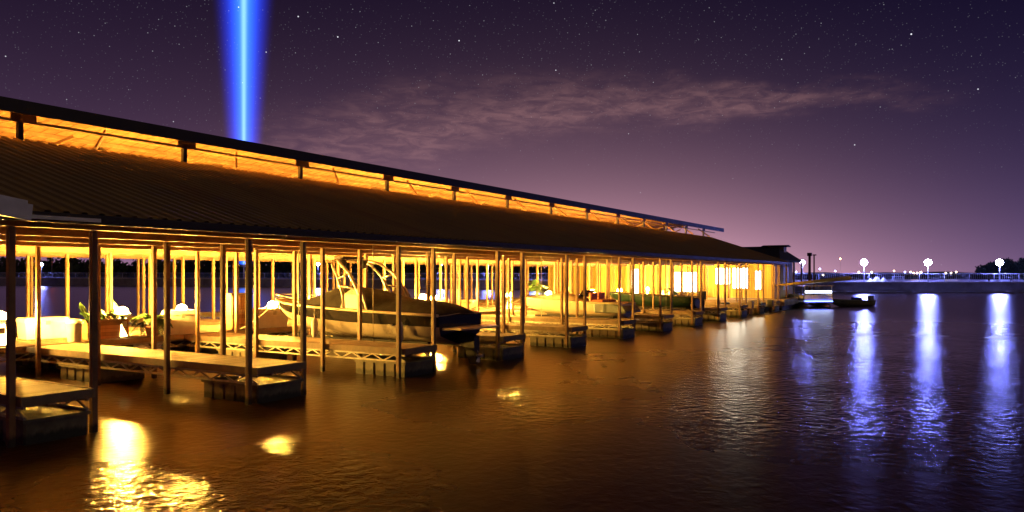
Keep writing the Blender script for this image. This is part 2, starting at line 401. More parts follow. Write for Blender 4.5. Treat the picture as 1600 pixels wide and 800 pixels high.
def strip(pts, prof):                                              # prof: (offset away from camera, z relative to the top)
    secs = []
    for i, p in enumerate(pts):
        d = (pts[min(i + 1, len(pts) - 1)] - pts[max(i - 1, 0)]).normalized(); n = Vector((-d.y, d.x, 0))
        if n.dot(Vector((p.x, p.y, 0))) < 0: n = -n
        secs.append([(p.x + n.x * o, p.y + n.y * o, (p.z + z) if z > -50 else -1.0) for o, z in prof])
    return MB().loft(secs, close=True, smooth=False)
strip(bw_pts, [(0, -.25), (5, -.25), (5, -99), (0, -99)]).build('wall', M['conc'], wallo)
strip(bw_pts, [(-.25, 0), (5.2, 0), (5.2, -.247), (-.25, -.247)]).build('coping', M['coping'], wallo)
strip([Vector((p.x, p.y, 0.28)) for p in bw_pts], [(-1.1, 0), (-.003, 0), (-.003, -99), (-1.1, -99)]).build('footing', M['conc'], wallo)
# railing
ro = thing('railing_fence', 'white mesh railing fence standing along the top of the breakwater', 'fence')
mb = MB(); wires = MB()
seg_pts = []
for a, c in zip(bw_pts, bw_pts[1:]):
    n = max(1, int((c - a).length / (3.8 if a.length < 200 else 7)))
    for i in range(n): seg_pts.append(a.lerp(c, i / n))
off = []
for p in seg_pts:
    q = Vector((p.x, p.y, 0)).normalized() * .6; off.append(Vector((p.x + q.x, p.y + q.y, p.z)))
for i, p in enumerate(off):
    if i < 95: MB().tube([p, p + Vector((0, 0, 1.25))], .045, 6).build('fence_post', M['rail'], ro)
for zz, r in ((1.22, .04), (.15, .025)):
    mb.tube([p + Vector((0, 0, zz)) for p in off], r, 5)
mb.build('rail', M['rail'], ro)
for a, c in zip(off, off[1:]):
    n = max(2, int((c - a).length / .33))
    for i in range(1, n):
        p = a.lerp(c, i / n); wires.bar(p + Vector((0, 0, .16)), p + Vector((0, 0, 1.2)), .022)
wires.build('picket_panel', M['rail'], ro)

LAMPS = [(1562, 'tall lamp post farthest right on the breakwater, beside the dark trees', 1.0), (1450, 'tall lamp post on the breakwater between the trees and the picnic table', 1.0),
         (1350, 'tall lamp post on the breakwater beside the pale heap of tarpaulins', 1.0), (1254, 'slim lamp post on the breakwater next to the dock office corner', .35),
         (918, 'lamp post seen between dock posts left of the bright office door', .6), (838, 'lamp post on the breakwater seen above the potted palm on the dock', .7),
         (763, 'lamp post on the breakwater seen right of the stern of the covered boat', .55), (690, 'lamp post on the breakwater seen just right of the wake tower', .5),
         (497, 'lamp post on the breakwater seen left of the wake tower', .4), (65, 'lamp post on the breakwater seen alone through the leftmost bay of the dock', .7)]
for px, lab, s in LAMPS:
    p = bw_at(px); far = (p.x * CY + p.y * SY) / 120
    n = Vector((p.x, p.y, 0)).normalized()
    tubelamp('breakwater_lamp', lab, 'lamp post', 'lamp posts along the breakwater', p.x + n.x * .35, p.y + n.y * .35, p.z, 3.0 + .6 * (far - 1), (0.52 if px > 1300 else .34) , M['cool'])

# bloom streak drawn as a glowing volume, with an uplight added at its foot
p = bw_at(381); n = Vector((p.x, p.y, 0)).normalized()
so = thing('streak_uplight', 'blue upward lamp on the breakwater, added at the foot of the bloom streak', 'streak_uplight', (p.x + n.x * 2.5, p.y + n.y * 2.5, p.z))
MB().tube([(0, 0, 0), (0, 0, 2.6)], .16, 10).build('pole', M['pole'], so)
MB().lathe([(.25, 2.6), (.6, 2.75), (.75, 3.3), (.7, 3.3), (.68, 3.2)], 18).build('housing', M['pole'], so)
MB().lathe([(.02, 3.2), (.66, 3.205), (.66, 3.22), (.02, 3.26)], 18).build('lens', M['uplight'], so)
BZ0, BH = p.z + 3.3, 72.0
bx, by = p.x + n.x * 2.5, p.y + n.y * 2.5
m = bpy.data.materials.new('bloom_streak_glow'); m.use_nodes = True; t = NT(m.node_tree); m.node_tree.nodes.clear()  # emission painted into a cone for the lamp's bloom
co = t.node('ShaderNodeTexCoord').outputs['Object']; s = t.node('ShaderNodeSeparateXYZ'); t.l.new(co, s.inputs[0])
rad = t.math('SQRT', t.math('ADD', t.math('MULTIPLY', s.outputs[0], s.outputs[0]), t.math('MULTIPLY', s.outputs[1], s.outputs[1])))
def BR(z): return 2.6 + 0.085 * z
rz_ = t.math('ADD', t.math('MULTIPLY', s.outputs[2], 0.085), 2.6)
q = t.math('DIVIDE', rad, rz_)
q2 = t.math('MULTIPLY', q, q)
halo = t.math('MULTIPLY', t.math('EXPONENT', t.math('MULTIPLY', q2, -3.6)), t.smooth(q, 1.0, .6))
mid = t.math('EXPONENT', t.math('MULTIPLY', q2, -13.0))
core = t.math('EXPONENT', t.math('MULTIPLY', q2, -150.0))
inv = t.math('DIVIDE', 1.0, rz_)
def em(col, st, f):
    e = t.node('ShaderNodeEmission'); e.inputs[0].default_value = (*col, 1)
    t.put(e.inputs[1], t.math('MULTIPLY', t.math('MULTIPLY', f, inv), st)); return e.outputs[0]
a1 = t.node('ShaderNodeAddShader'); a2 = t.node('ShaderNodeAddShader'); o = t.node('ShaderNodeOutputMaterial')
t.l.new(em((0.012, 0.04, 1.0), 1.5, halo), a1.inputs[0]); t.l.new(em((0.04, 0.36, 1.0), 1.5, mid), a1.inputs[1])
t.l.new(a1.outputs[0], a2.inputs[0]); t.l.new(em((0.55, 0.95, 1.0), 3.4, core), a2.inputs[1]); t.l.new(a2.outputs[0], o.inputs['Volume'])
bo = MB().lathe([(BR(z), z) for z in (0.02, 25, 50, BH)], 32).build('bloom_streak', m)
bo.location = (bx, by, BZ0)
tag(bo, 'tall blue bloom streak drawn as glowing air behind the dock roof', 'light streak')
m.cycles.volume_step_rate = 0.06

# trees at the right end of the breakwater
def tree(x, y, z0, h, r, label, group=None):
    o = thing('shore_tree', label, 'tree', (x, y, z0), 0, group)
    tr = MB(); tr.tube([(0, 0, 0), (.05, 0, h * .35), (.1, .1, h * .6)], [.22, .16, .08], 8)
    for k in range(6):
        a = k * 1.05; tr.tube([(.05, 0, h * (.3 + .04 * k)), (math.cos(a) * r * .6, math.sin(a) * r * .6, h * (.55 + .05 * k))], [.08, .03], 6)
    tr.build('trunk', M['bark'], o)
    c = MB()
    for k in range(9):
        a = random.uniform(0, 6.28); rr = r * random.uniform(.2, .65)
        leaf_cloud(c, (math.cos(a) * rr, math.sin(a) * rr, h * random.uniform(.42, .82)), r * .45, h * .2, 420, .2)
    c.build('crown', M['tree'], o)
for px, d, h, r, lab in ((1545, 150, 5.2, 3.0, 'small dark tree just left of the rightmost breakwater lamp'), (1580, 146, 6.0, 3.2, 'round dark tree directly behind the rightmost breakwater lamp'),
                         (1610, 142, 6.2, 3.6, 'large dark tree cut off by the right edge, behind the breakwater'), (1650, 140, 6.6, 3.6, 'dark tree standing beyond the one at the right edge')):
    x, y = polar(math.degrees(math.atan((px - 800) / 1200)), d); tree(x, y, 0.3, h, r, lab, 'dark trees behind the breakwater')
# ground behind the wall where the trees stand
mb = MB(); x0, y0 = polar(28.5, 127); x1, y1 = polar(43, 129); x2, y2 = polar(43, 190); x3, y3 = polar(28.5, 180)
mb.add([(x0, y0, .3), (x1, y1, .3), (x2, y2, .5), (x3, y3, .5), (x0, y0, -1), (x1, y1, -1), (x2, y2, -1), (x3, y3, -1)], [(0, 1, 2, 3), (0, 1, 5, 4), (1, 2, 6, 5), (2, 3, 7, 6), (3, 0, 4, 7)])
tag(mb.build('shore_ground', M['land']), kind='structure')

# picnic table, heap of tarps on the breakwater
p = bw_at(1403); n = Vector((p.x, p.y, 0)).normalized()
po = thing('picnic_table', 'small pale picnic table on the breakwater walk by the railing', 'table', (p.x + n.x * .1, p.y + n.y * .1, p.z), math.atan2(n.y, n.x) - math.pi / 2)
MB().box((-.9, -.4, .72), (.9, .4, .78)).build('table_top', M['rail'], po)
for s_ in (-.7, .7):
    MB().bar((s_, -.5, 0), (s_, .3, .72), .08).bar((s_, .5, 0), (s_, -.3, .72), .081).build('leg', M['rail'], po)
for s_ in (-1, 1): MB().box((-.9, s_ * .62 - .13, .42), (.9, s_ * .62 + .13, .46)).build('bench', M['rail'], po)
p = bw_at(1371); n = Vector((p.x, p.y, 0)).normalized()
to = MB(); nx, ny = 22, 10
hh = lambda u, v: (max(0, math.sin(math.pi * u)) ** .5) * (max(0, math.sin(math.pi * v)) ** .6) * (.55 + .28 * math.sin(u * 17) + .12 * math.sin(u * 31 + v * 7))
to.loft([[(-1.5 + 3.0 * i / nx, -.4 + .8 * j / ny, .01 + max(0, hh(i / nx, j / ny))) for j in range(ny + 1)] for i in range(nx + 1)], caps=False)
tt = to.build('tarpaulin_heap', M['plast']); tt.location = (p.x + n.x * .2, p.y + n.y * .2, p.z); tt.rotation_euler = (0, 0, math.atan2(n.y, n.x) - math.pi / 2)
tag(tt, 'lumpy pale heap of tarpaulin on the breakwater under a lamp', 'tarpaulin')

# ================================================================== COVERED DOCK
X0, DX, FW = 6.26, 5.0, 1.37
ROWS_F = (13.5, 16.35, 19.2, 22.05); ROWS_B = (26.95, 29.8, 32.65, 35.5)
DECK, HZ = 0.80, 3.70

def truss(mb, p, q, z1, z0, step=0.38, w=.035):
    p = Vector(p); q = Vector(q); L = (q - p).length; n = max(2, int(L / step)); n += n % 2
    mb.bar((p.x, p.y, z1), (q.x, q.y, z1), w * 1.3); mb.bar((p.x, p.y, z0), (q.x, q.y, z0), w * 1.3)
    for i in range(n):
        a = p.lerp(q, i / n); c = p.lerp(q, (i + 1) / n)
        za, zc = (z0, z1) if i % 2 == 0 else (z1, z0)
        mb.bar((a.x, a.y, za), (c.x, c.y, zc), w)

def float_tub(mb, x0, x1, y0, y1, z0=-.35, z1=.50):
    # ribbed tub: panels with grooves on the two long faces
    n = max(3, round((y1 - y0) / .37)); prof = []
    for i in range(n):
        a = y0 + (y1 - y0) * i / n; c = y0 + (y1 - y0) * (i + 1) / n
        prof += [(a + .025, 1), (a + .05, 0), (c - .05, 0), (c - .025, 1)]
    g = .035
    L = [(x0 + g * k, y) for y, k in prof]; Rr = [(x1 - g * k, y) for y, k in prof][::-1]
    ring = L + Rr
    secs = [[(x, y, z) for x, y in ring] for z in (z0, z1 - .06)]
    mb.loft(secs, close=True, smooth=False)
    mb.box((x0 - .03, y0 - .01, z1 - .058), (x1 + .03, y1 + .01, z1))

def finger(name, ya, yb, rows, label, front=True, FW=FW):
    o = thing(name, label, 'pier', (0, 0, 0), 0, 'finger piers of the covered dock')
    end = ya if front else yb
    MB().box((.02, ya, DECK - .05), (FW - .02, yb, DECK)).build('deck', M['deck'], o)
    r = MB(); r.box((-.03, ya - .03, DECK - .15), (.017, yb, DECK + .008)); r.box((FW - .017, ya - .03, DECK - .15), (FW + .03, yb, DECK + .008))
    e0 = ya - .028 if front else yb - .02
    r.box((.02, e0, DECK - .152), (FW - .02, e0 + .045, DECK + .006))
    r.build('rim_board', M['rim'], o)
    for x in (.06, FW - .06):
        t_ = MB(); truss(t_, (x, ya + .05, 0), (x, yb - .05, 0), DECK - .19, .44); t_.build('side_truss', M['galv'], o)
    cb = MB(); cb.bar((FW / 2, ya + .3, .575), (FW / 2, yb - .3, .575), .05)
    for y in [ya + .4 + k * 1.45 for k in range(int((yb - ya - .5) / 1.45) + 1)]: cb.bar((.09, y, .60), (FW - .09, y, .60), .06)
    for k in range(3):
        y = ya + 2.2 + k * 2.6
        if y + 1.3 < yb: cb.bar((.09, y, .555), (FW - .09, y + 1.3, .555), .04)
    cb.build('cross_brace', M['galv'], o)
    fl = ((ya + .02, ya + 1.9), (ya + 6.0, ya + 7.9)) if front else ((yb - 1.9, yb - .02), (yb - 7.9, yb - 6.0))
    for a, c in fl:
        f = MB(); float_tub(f, .05, FW - .05, a, c, z1=.415); f.build('float', M['float'], o)
    for y in rows:
        for x in (-.10, FW + .10):
            p_ = MB(); p_.box((x - .053, y - .053, -1.2), (x + .053, y + .053, HZ - .10)); p_.build('post', M['post'], o, bevel=.012)
    return o

fl_labels = ['nearest wooden finger pier, cut off by the left edge of the picture', 'wooden finger pier in front of the palm and the brightest pedestal lamp',
             'finger pier in front of the big boat with the wake tower', 'finger pier just behind the stern of the big covered boat', 'finger pier in front of the potted palm, fifth from the near end',
             'finger pier just before the cream boat with orange seats', 'finger pier just past the stern of the cream boat', 'finger pier just before the dark green boat on its lift',
             'finger pier just past the dark green boat on its lift', 'finger pier in front of the bright office windows, tenth from the near end', 'last finger pier but one before the dock office',
             'last finger pier before the dock office']
bk_ord = ['first', 'second', 'third', 'fourth', 'fifth', 'sixth', 'seventh', 'eighth', 'ninth', 'tenth', 'eleventh', 'twelfth']
n0 = finger('finger_pier', 13.35, 22.85, ROWS_F, fl_labels[0], True, 1.17); n0.location = (6.56, 0, 0)
f0 = finger('finger_pier', 13.35, 22.85, ROWS_F, fl_labels[1], True)
b0 = finger('finger_pier', 26.15, 35.65, ROWS_B, '', False)
FX = [X0 + .1 + DX * k for k in range(12)]
for k, x in enumerate(FX):
    if k:
        o = f0 if k == 1 else copy_tree(f0); o.location = (x + random.uniform(-.05, .05), random.uniform(-.06, .06), random.uniform(-.025, .01)); o['label'] = fl_labels[k]
    o = b0 if k == 0 else copy_tree(b0); o.location = (x, 0, 0); o['label'] = bk_ord[k] + ' finger pier from the near end on the far side of the walkway'

# ---- main walkway
wk = thing('main_walkway', 'long lit main walkway running the length of the covered dock', 'walkway')
WX0, WX1 = 1.0, 66.0
MB().box((WX0, 22.95, DECK - .05), (WX1, 26.05, DECK)).build('deck', M['walk'], wk)
r = MB(); r.box((WX0, 22.88, DECK - .16), (WX1, 22.947, DECK + .008)); r.box((WX0, 26.053, DECK - .16), (WX1, 26.12, DECK + .008)); r.build('rim_board', M['rim'], wk)
for y in (23.05, 25.95):
    t_ = MB(); truss(t_, (WX0, y, 0), (WX1, y, 0), DECK - .20, .42, .42); t_.build('side_truss', M['galv'], wk)
for k in range(12):
    f = MB(); x = X0 + 2.6 + DX * k; float_tub(f, -1.45, 1.45, -1.2, 1.2, z1=.40); fo = f.build('float', M['float'], wk); fo.location = (x, 24.5, 0)

# ---- roof
EZ, EY = 3.72, 12.9            # eave
TZ, TY = 6.33, 22.0            # top of the lower slope
YC = 24.5
XE0, XE1, XT1 = -4.0, 64.0, 73.0
def rib_slope(z_off, rib, pitch, flip=False):
    """corrugated sheet from eave to the foot of the monitor, far end cut on the skew"""
    mb = MB(); x = XE0; cols = []
    while x < XT1:
        for dx_, h in ((0, 0), (pitch * .55, 0), (pitch * .65, rib), (pitch * .9, rib)): cols.append((x + dx_, h))
        x += pitch
    sc = []
    for x, h in cols:
        f0_ = max(0, (x - XE1) / (XT1 - XE1)); f0_ = min(f0_, 1)
        pts = []
        for i in range(5):
            f = f0_ + (1 - f0_) * i / 4
            y = EY + (TY - EY) * f; z = EZ + (TZ - EZ) * f + h + z_off
            pts.append((x, (2 * YC - y) if flip else y, z))
        sc.append(pts)
    mb.loft(sc, smooth=False, caps=False); return mb
rf = thing('dock_roof', 'long dark metal dock roof with a glowing raised ridge vent', 'roof')
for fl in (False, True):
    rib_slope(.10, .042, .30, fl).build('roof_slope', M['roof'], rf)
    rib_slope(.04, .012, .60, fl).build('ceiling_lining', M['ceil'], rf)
def eave(yy, sgn):
    e = MB(); e.box((XE0, yy - .02, EZ - .06), (XE1, yy + .02, EZ + .105)); e.build('eave_fascia', M['fascia'], rf)
eave(EY, 1); eave(2 * YC - EY, -1)
gt = MB(); gt.box((X0 - 3, EY - .09, EZ - .02), (X0 + 1.3, EY - .023, EZ + .04)); gt.build('gutter', M['gutter'], rf)
# skew end barge boards
for fl in (False, True):
    Yf = (lambda y: 2 * YC - y) if fl else (lambda y: y)
    MB().bar((XE1 + .02, Yf(EY), EZ + .03), (XT1 + .02, Yf(TY), TZ + .03), .05, .2).build('barge_board', M['fascia'], rf)
# monitor
MZ0, MZ1 = 6.92, 7.02
RIDGE = 7.80; CAPY = 21.35
def capz(y): return 7.28 + (RIDGE - 7.28) * (y - CAPY) / (YC - CAPY)
XC1 = 75.0
for fl in (False, True):
    Yf = (lambda y: 2 * YC - y) if fl else (lambda y: y)
    cap = MB(); cap.loft([[(x, Yf(y), capz(y) + h + .05) for y in (CAPY, (CAPY + YC) / 2, YC - .001)] for k in range(int((XC1 - XE0) / .3)) for x, h in ((XE0 + k * .3, 0), (XE0 + k * .3 + .2, 0), (XE0 + k * .3 + .22, .02), (XE0 + k * .3 + .28, .02))], smooth=False, caps=False)
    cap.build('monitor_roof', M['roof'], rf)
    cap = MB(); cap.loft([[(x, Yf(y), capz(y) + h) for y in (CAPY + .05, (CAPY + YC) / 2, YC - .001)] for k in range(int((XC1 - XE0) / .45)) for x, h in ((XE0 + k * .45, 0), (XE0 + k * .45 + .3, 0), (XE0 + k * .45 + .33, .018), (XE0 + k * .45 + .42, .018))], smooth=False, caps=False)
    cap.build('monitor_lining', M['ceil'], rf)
    MB().box((XE0, Yf(CAPY) - .03, 7.02), (XC1, Yf(CAPY) + .03, 7.37)).build('monitor_fascia', M['fascia'], rf)
    MB().box((XE0, Yf(22.05) - .03, 6.91), (XC1 - .6, Yf(22.05) + .03, 6.97)).build('monitor_beam', M['beam'], rf)
    MB().box((XE0, Yf(22.05) + (-.05 if not fl else -.05), TZ - .12), (XT1, Yf(22.05) + .05, TZ + .02)).build('sill_beam', M['beam'], rf)
    for yy in (22.6, 23.5):
        MB().box((XE0, Yf(yy) - .04, capz(yy) - .13), (XC1, Yf(yy) + .04, capz(yy) - .01)).build('purlin', M['beam'], rf)
    for yy in (14.9, 17.3, 19.7):
        z = EZ + (TZ - EZ) * (yy - EY) / (TY - EY)
        MB().box((XE0, Yf(yy) - .04, z - .12), (XE1 + (XT1 - XE1) * (yy - EY) / (TY - EY) - .1, Yf(yy) + .04, z + .02)).build('purlin', M['beam'], rf)
    for k in range(-1, 13):
        x = X0 + FW / 2 + 3.83 + DX * k + .0
        if x < XC1 - 1:
            MB().box((x - .065, Yf(22.05) - .065, TZ + .02), (x + .065, Yf(22.05) + .065, 6.908)).build('monitor_post', M['fascia'] if not fl else M['beam'], rf)
            MB().box((x - .22, Yf(22.05) - .025, 6.972), (x + .42, Yf(22.05) + .025, 7.25)).build('vent_blank', M['beam'], rf)
            MB().bar((x + 2.1, Yf(22.1), 6.50), (x + 3.3, Yf(23.6), 7.35), .07, .10).build('brace', M['beam'], rf)
for y in ROWS_F + ROWS_B:
    MB().box((XE0 + 4, y - .06, HZ - .098), (64.5, y + .06, HZ + .06)).build('header_beam', M['beam'], rf)
# transverse roof trusses above each pier
for k in range(-1, 13):
    x = X0 + .1 + FW / 2 + DX * k
    if x > 64: continue
    tm = MB()
    tm.bar((x, ROWS_F[0], HZ + .12), (x, ROWS_B[-1], HZ + .12), .07, .10)
    for fl in (0, 1):
        Yf = (lambda y: 2 * YC - y) if fl else (lambda y: y)
        zz = lambda y: EZ + (TZ - EZ) * (y - EY) / (TY - EY) - .10
        tm.bar((x, Yf(13.2), zz(13.2)), (x, Yf(22.0), zz(22.0)), .07, .12)
        ys = (14.9, 16.35, 17.8, 19.2, 20.6, 22.0)
        for i, y in enumerate(ys):
            tm.bar((x, Yf(y), HZ + .15), (x, Yf(y), zz(y)), .05)
            if i: tm.bar((x, Yf(ys[i - 1]), HZ + .15), (x, Yf(y), zz(y)), .045)
    tm.build('roof_truss', M['beam'], rf)
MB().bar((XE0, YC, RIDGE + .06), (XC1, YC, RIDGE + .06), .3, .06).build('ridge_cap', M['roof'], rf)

# ---- neighbouring canopy at the left edge
cn = thing('gangway_canopy', 'corner of a small pale metal canopy roof at the left edge', 'canopy')
def P(px, py, d):
    tt_ = (px - 800) / 1200; return ((CY + tt_ * SY) * d, (SY - tt_ * CY) * d, CAM_Z - (py - 430) * d / 1200)
A = Vector((4.98, 10.0, 3.62)); Bv = Vector((4.30, 12.2, 4.06)); 
back = Vector((-4.5, -.6, .55))
c_ = MB()
up = Vector((0, 0, .10))
c_.add([A, Bv + Vector((-3, 4, 1.1)) * .6, Bv + Vector((-3, 4, 1.1)) * .6 + back, A + back, A + up, Bv + Vector((-3, 4, 1.1)) * .6 + up, Bv + Vector((-3, 4, 1.1)) * .6 + back + up, A + back + up],
       [(0, 1, 2, 3), (4, 5, 6, 7), (0, 1, 5, 4), (1, 2, 6, 5), (2, 3, 7, 6), (3, 0, 4, 7)]); c_.build('roof_sheet', M['gutter'], cn)
MB().bar(A + Vector((.02, -.03, -.05)), A + back + Vector((0, -.03, -.05)), .05, .2).build('fascia', M['gutter'], cn)
for q in ((3.4, 11.3), (3.9, 10.2)):
    MB().box((q[0] - .07, q[1] - .07, -1.2), (q[0] + .07, q[1] + .07, 3.66)).build('post', M['post'], cn, bevel=.012)

# ================================================================== OFFICE AT THE END OF THE DOCK
of = thing('dock_office', 'yellow boarded dock office with bright windows under a dark roof at the far end', 'building')
OX0, OX1, OY0, OY1 = 66.0, 73.0, 14.5, 36.0
MB().box((OX0 - 2.2, OY0 - 1.2, .35), (OX1 + 1, OY1 + 1, .86)).build('floor_deck', M['walk'], of)
MB().box((OX0, OY0, .862), (OX1, OY1, 4.05)).build('wall', M['siding'], of)
rz0, rz1 = 4.06, 5.35
xm = (OX0 + OX1) / 2 + .4
xa, xb, ya_, yb_ = OX0 - 1.6, OX1 + .9, OY0 - .75, OY1 + .8
g = MB(); g.add([(xa, ya_, rz0 - .1), (xb, ya_, rz0 - .1), (xb, yb_, rz0 - .1), (xa, yb_, rz0 - .1), (xa, ya_, rz0), (xb, ya_, rz0), (xb, yb_, rz0), (xa, yb_, rz0), (xm, ya_ + 1.3, rz1), (xm, yb_ - 3, rz1)],
    [(3, 2, 1, 0), (0, 1, 5, 4), (1, 2, 6, 5), (2, 3, 7, 6), (3, 0, 4, 7), (4, 5, 8), (5, 6, 9, 8), (6, 7, 9), (7, 4, 8, 9)]); g.build('roof', M['shingle'], of)
v = MB(); v.box((xm - .55, ya_ + .75, rz1 - .6), (xm + .55, ya_ + 2.0, rz1 - .08)); v.build('roof_vent', M['siding'], of)
v = MB(); v.loft([[(xm - .85, y, rz1 - .07), (xm + .85, y, rz1 - .07), (xm + .85, y, rz1), (xm, y, rz1 + .1), (xm - .85, y, rz1)] for y in (ya_ + .45, ya_ + 2.6)], close=True, smooth=False); v.build('vent_roof', M['shingle'], of)
def window(y0, y1, z0, z1, m_, nm='window', mull=1):
    f = MB(); w = .07
    f.box((OX0 - .05, y0 - w, z0 - w), (OX0 - .002, y0, z1 + w)); f.box((OX0 - .05, y1, z0 - w), (OX0 - .002, y1 + w, z1 + w))
    f.box((OX0 - .05, y0, z1), (OX0 - .002, y1, z1 + w)); f.box((OX0 - .05, y0, z0 - w), (OX0 - .002, y1, z0))
    for i in range(1, mull + 1):
        y = y0 + (y1 - y0) * i / (mull + 1); f.box((OX0 - .05, y - .03, z0), (OX0 - .002, y + .03, z1))
    fo = f.build(nm, M['wtrim'], of)
    MB().box((OX0 - .02, y0, z0), (OX0 - .004, y1, z1)).build('pane', m_, fo)
window(26.4, 27.25, .95, 3.35, M['window'], 'door', 0)
window(21.15, 23.2, 1.35, 3.05, M['winbig'])
window(18.25, 19.45, 2.05, 3.40, M['winbig'])
window(16.75, 18.0, 1.70, 3.40, M['winbig'])
window(15.65, 16.1, 1.6, 3.15, M['window'], 'window', 0)
MB().box((OX0 + 3.0, OY0 - .03, 1.5), (OX0 + 5.2, OY0 - .003, 3.5)).build('notice_panel', M['plast'], of)
for x in (OX0 - 1.3, OX0 + 1.5, OX0 + 4.6, OX1 + 1.0):
    MB().box((x - .07, OY0 - .67, -1), (x + .07, OY0 - .53, 4.0)).build('porch_post', M['post'], of)
for y in (18, 22, 27, 32): MB().box((OX0 - 1.42, y - .07, .863), (OX0 - 1.28, y + .07, 3.95)).build('porch_post', M['post'], of)
for k in range(3):
    f = MB(); float_tub(f, -1.4, 1.4, -.9, .9, z1=.345); fo = f.build('float', M['float'], of); fo.location = (OX0 - .6 + 2.95 * k, OY0 - .1, 0)

# yellow boom jutting out over the water
bm_ = thing('yellow_boom', 'long yellow boom reaching out over the water from the dock end', 'boom')
ba, bb = Vector((64.2, 14.2, 1.95)), Vector((71.2, 9.5, 2.55))
MB().tube([ba, ba.lerp(bb, .5), bb], [.07, .13, .19], 10).build('arm', M['boom'], bm_)
MB().lathe([(.21, -.1), (.24, 0), (.21, .1)], 10, bb).build('end_cap', M['boom'], bm_)
MB().box((ba.x - .12, ba.y - .12, .86), (ba.x + .12, ba.y + .12, 2.05)).build('pivot_post', M['post'], bm_)

# pilings beyond the dock end
for px, zt, lab in ((1265, 4.9, 'rusty piling with a box on top, beyond the dock end'), (1272, 4.95, 'slim rusty piling right beside the one with a box')):
    x, y = polar(math.degrees(math.atan((px - 800) / 1200)), 84)
    o = thing('piling', lab, 'piling', (x, y, 0), 0, 'pilings beyond the dock office')
    MB().tube([(0, 0, -1.5), (0, 0, zt)], [.16, .13] if px == 1265 else [.09, .07], 10).build('shaft', M['piling'], o)
    MB().box((-.22, -.22, zt), (.22, .22, zt + .35) if px == 1265 else (.12, .12, zt + .12)).build('cap_box', M['piling'], o)

# ================================================================== PEDESTAL LAMPS
def pedestal_proto():
    o = thing('power_pedestal', '', 'dock light', (0, 0, DECK), 0, 'lit power pedestals along the walkway')
    MB().box((-.17, -.15, 0), (.17, .15, .05)).build('base', M['galv'], o)
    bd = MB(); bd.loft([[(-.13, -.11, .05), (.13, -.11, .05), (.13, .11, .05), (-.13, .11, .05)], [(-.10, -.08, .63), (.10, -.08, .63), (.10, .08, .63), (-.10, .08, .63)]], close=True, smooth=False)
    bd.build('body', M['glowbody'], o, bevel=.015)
    MB().box((-.075, -.118, .36), (.075, -.104, .54)).build('socket_cover', M['galv'], o)
    MB().lathe([(.07, .60), (.10, .64), (.25, .765), (.265, .775), (.255, .785), (.09, .70)], 16).build('reflector_cup', M['plast'], o)
    MB().lathe([(.05, .705), (.11, .74), (.16, .80), (.165, .87), (.12, .94), (.04, .975)], 14).build('lamp_lens', M['lens'], o)
    MB().lathe([(.02, .977), (.065, .98), (.05, 1.01), (.01, 1.02)], 12).build('cap', M['galv'], o)
    return o
PED = [(10.9, 23.35, 'glowing pedestal lamp at the far left, beside the white dock box'), (14.45, 23.3, 'glowing pedestal lamp between the planter box and the palm'),
       (16.75, 23.55, 'glowing pedestal lamp behind the brightest white dock box'), (20.6, 23.4, 'glowing pedestal lamp behind the white dock box near the bow of the big boat'),
       (27.4, 23.4, 'glowing pedestal lamp seen past the wake tower of the big boat'), (31.2, 23.6, 'glowing pedestal lamp in the pair just past the stern of the big boat, left one'),
       (32.6, 25.4, 'glowing pedestal lamp in the pair just past the stern of the big boat, right one'),
       (38.2, 23.4, 'glowing pedestal lamp left of the tall potted palm'), (43.0, 23.4, 'glowing pedestal lamp above the bow of the cream boat'), (49.4, 23.4, 'glowing pedestal lamp above the stern of the cream boat'),
       (54.5, 23.5, 'glowing pedestal lamp before the bright office door'), (60.0, 23.4, 'glowing pedestal lamp farthest along, close to the office wall')]
pp = pedestal_proto()
for i, (x, y, lab) in enumerate(PED):
    o = pp if i == 0 else copy_tree(pp); o.location = (x, y, DECK); o['label'] = lab

# ================================================================== DOCK BOXES AND PLANTS
def dock_box(x, y, w, d, h, rz, label, m_=None, cat='dock box', name='dock_box'):
    o = thing(name, label, cat, (x, y, DECK), rz, 'storage boxes on the walkway')
    m_ = m_ or M['plast']
    bb_ = MB(); bb_.loft([[(-w / 2 + .04, -d / 2 + .04, .01), (w / 2 - .04, -d / 2 + .04, .01), (w / 2 - .04, d / 2 - .04, .01), (-w / 2 + .04, d / 2 - .04, .01)], [(-w / 2, -d / 2, h * .8), (w / 2, -d / 2, h * .8), (w / 2, d / 2, h * .8), (-w / 2, d / 2, h * .8)]], close=True, smooth=False)
    bb_.build('box_body', m_, o, bevel=.02)
    lid = MB(); lid.loft([[(-w / 2 - .03, -d / 2 - .03, h * .803), (w / 2 + .03, -d / 2 - .03, h * .803), (w / 2 + .03, d / 2 + .03, h * .803), (-w / 2 - .03, d / 2 + .03, h * .803)], [(-w / 2 + .02, -d / 2 + .02, h), (w / 2 - .02, -d / 2 + .02, h), (w / 2 - .02, d / 2 - .02, h), (-w / 2 + .02, d / 2 - .02, h)]], close=True, smooth=False)
    lid.build('lid', m_, o, bevel=.015)
    MB().box((-.06, -d / 2 - .055, h * .68), (.06, -d / 2 - .033, h * .86)).build('latch', M['galv'], o)
    return o
dock_box(13.0, 25.2, 1.25, .75, .68, R(-8), 'long white dock box on the walkway at the far left')
dock_box(10.55, 23.75, .6, .5, .62, 0, 'small white dock box beside the far left pedestal lamp')
dock_box(16.4, 23.15, 1.0, .65, .82, R(-20), 'brightest white dock box, right of the potted palm')
dock_box(20.3, 23.2, 1.25, .7, .74, R(-12), 'white dock box beside the bow of the big covered boat')
dock_box(33.6, 25.2, 1.2, .7, .75, 0, 'white dock box between the planter box and the big boat stern')
dock_box(35.6, 24.6, .9, .7, .62, 0, 'wooden storage box beside a white dock box mid dock', M['wood'])
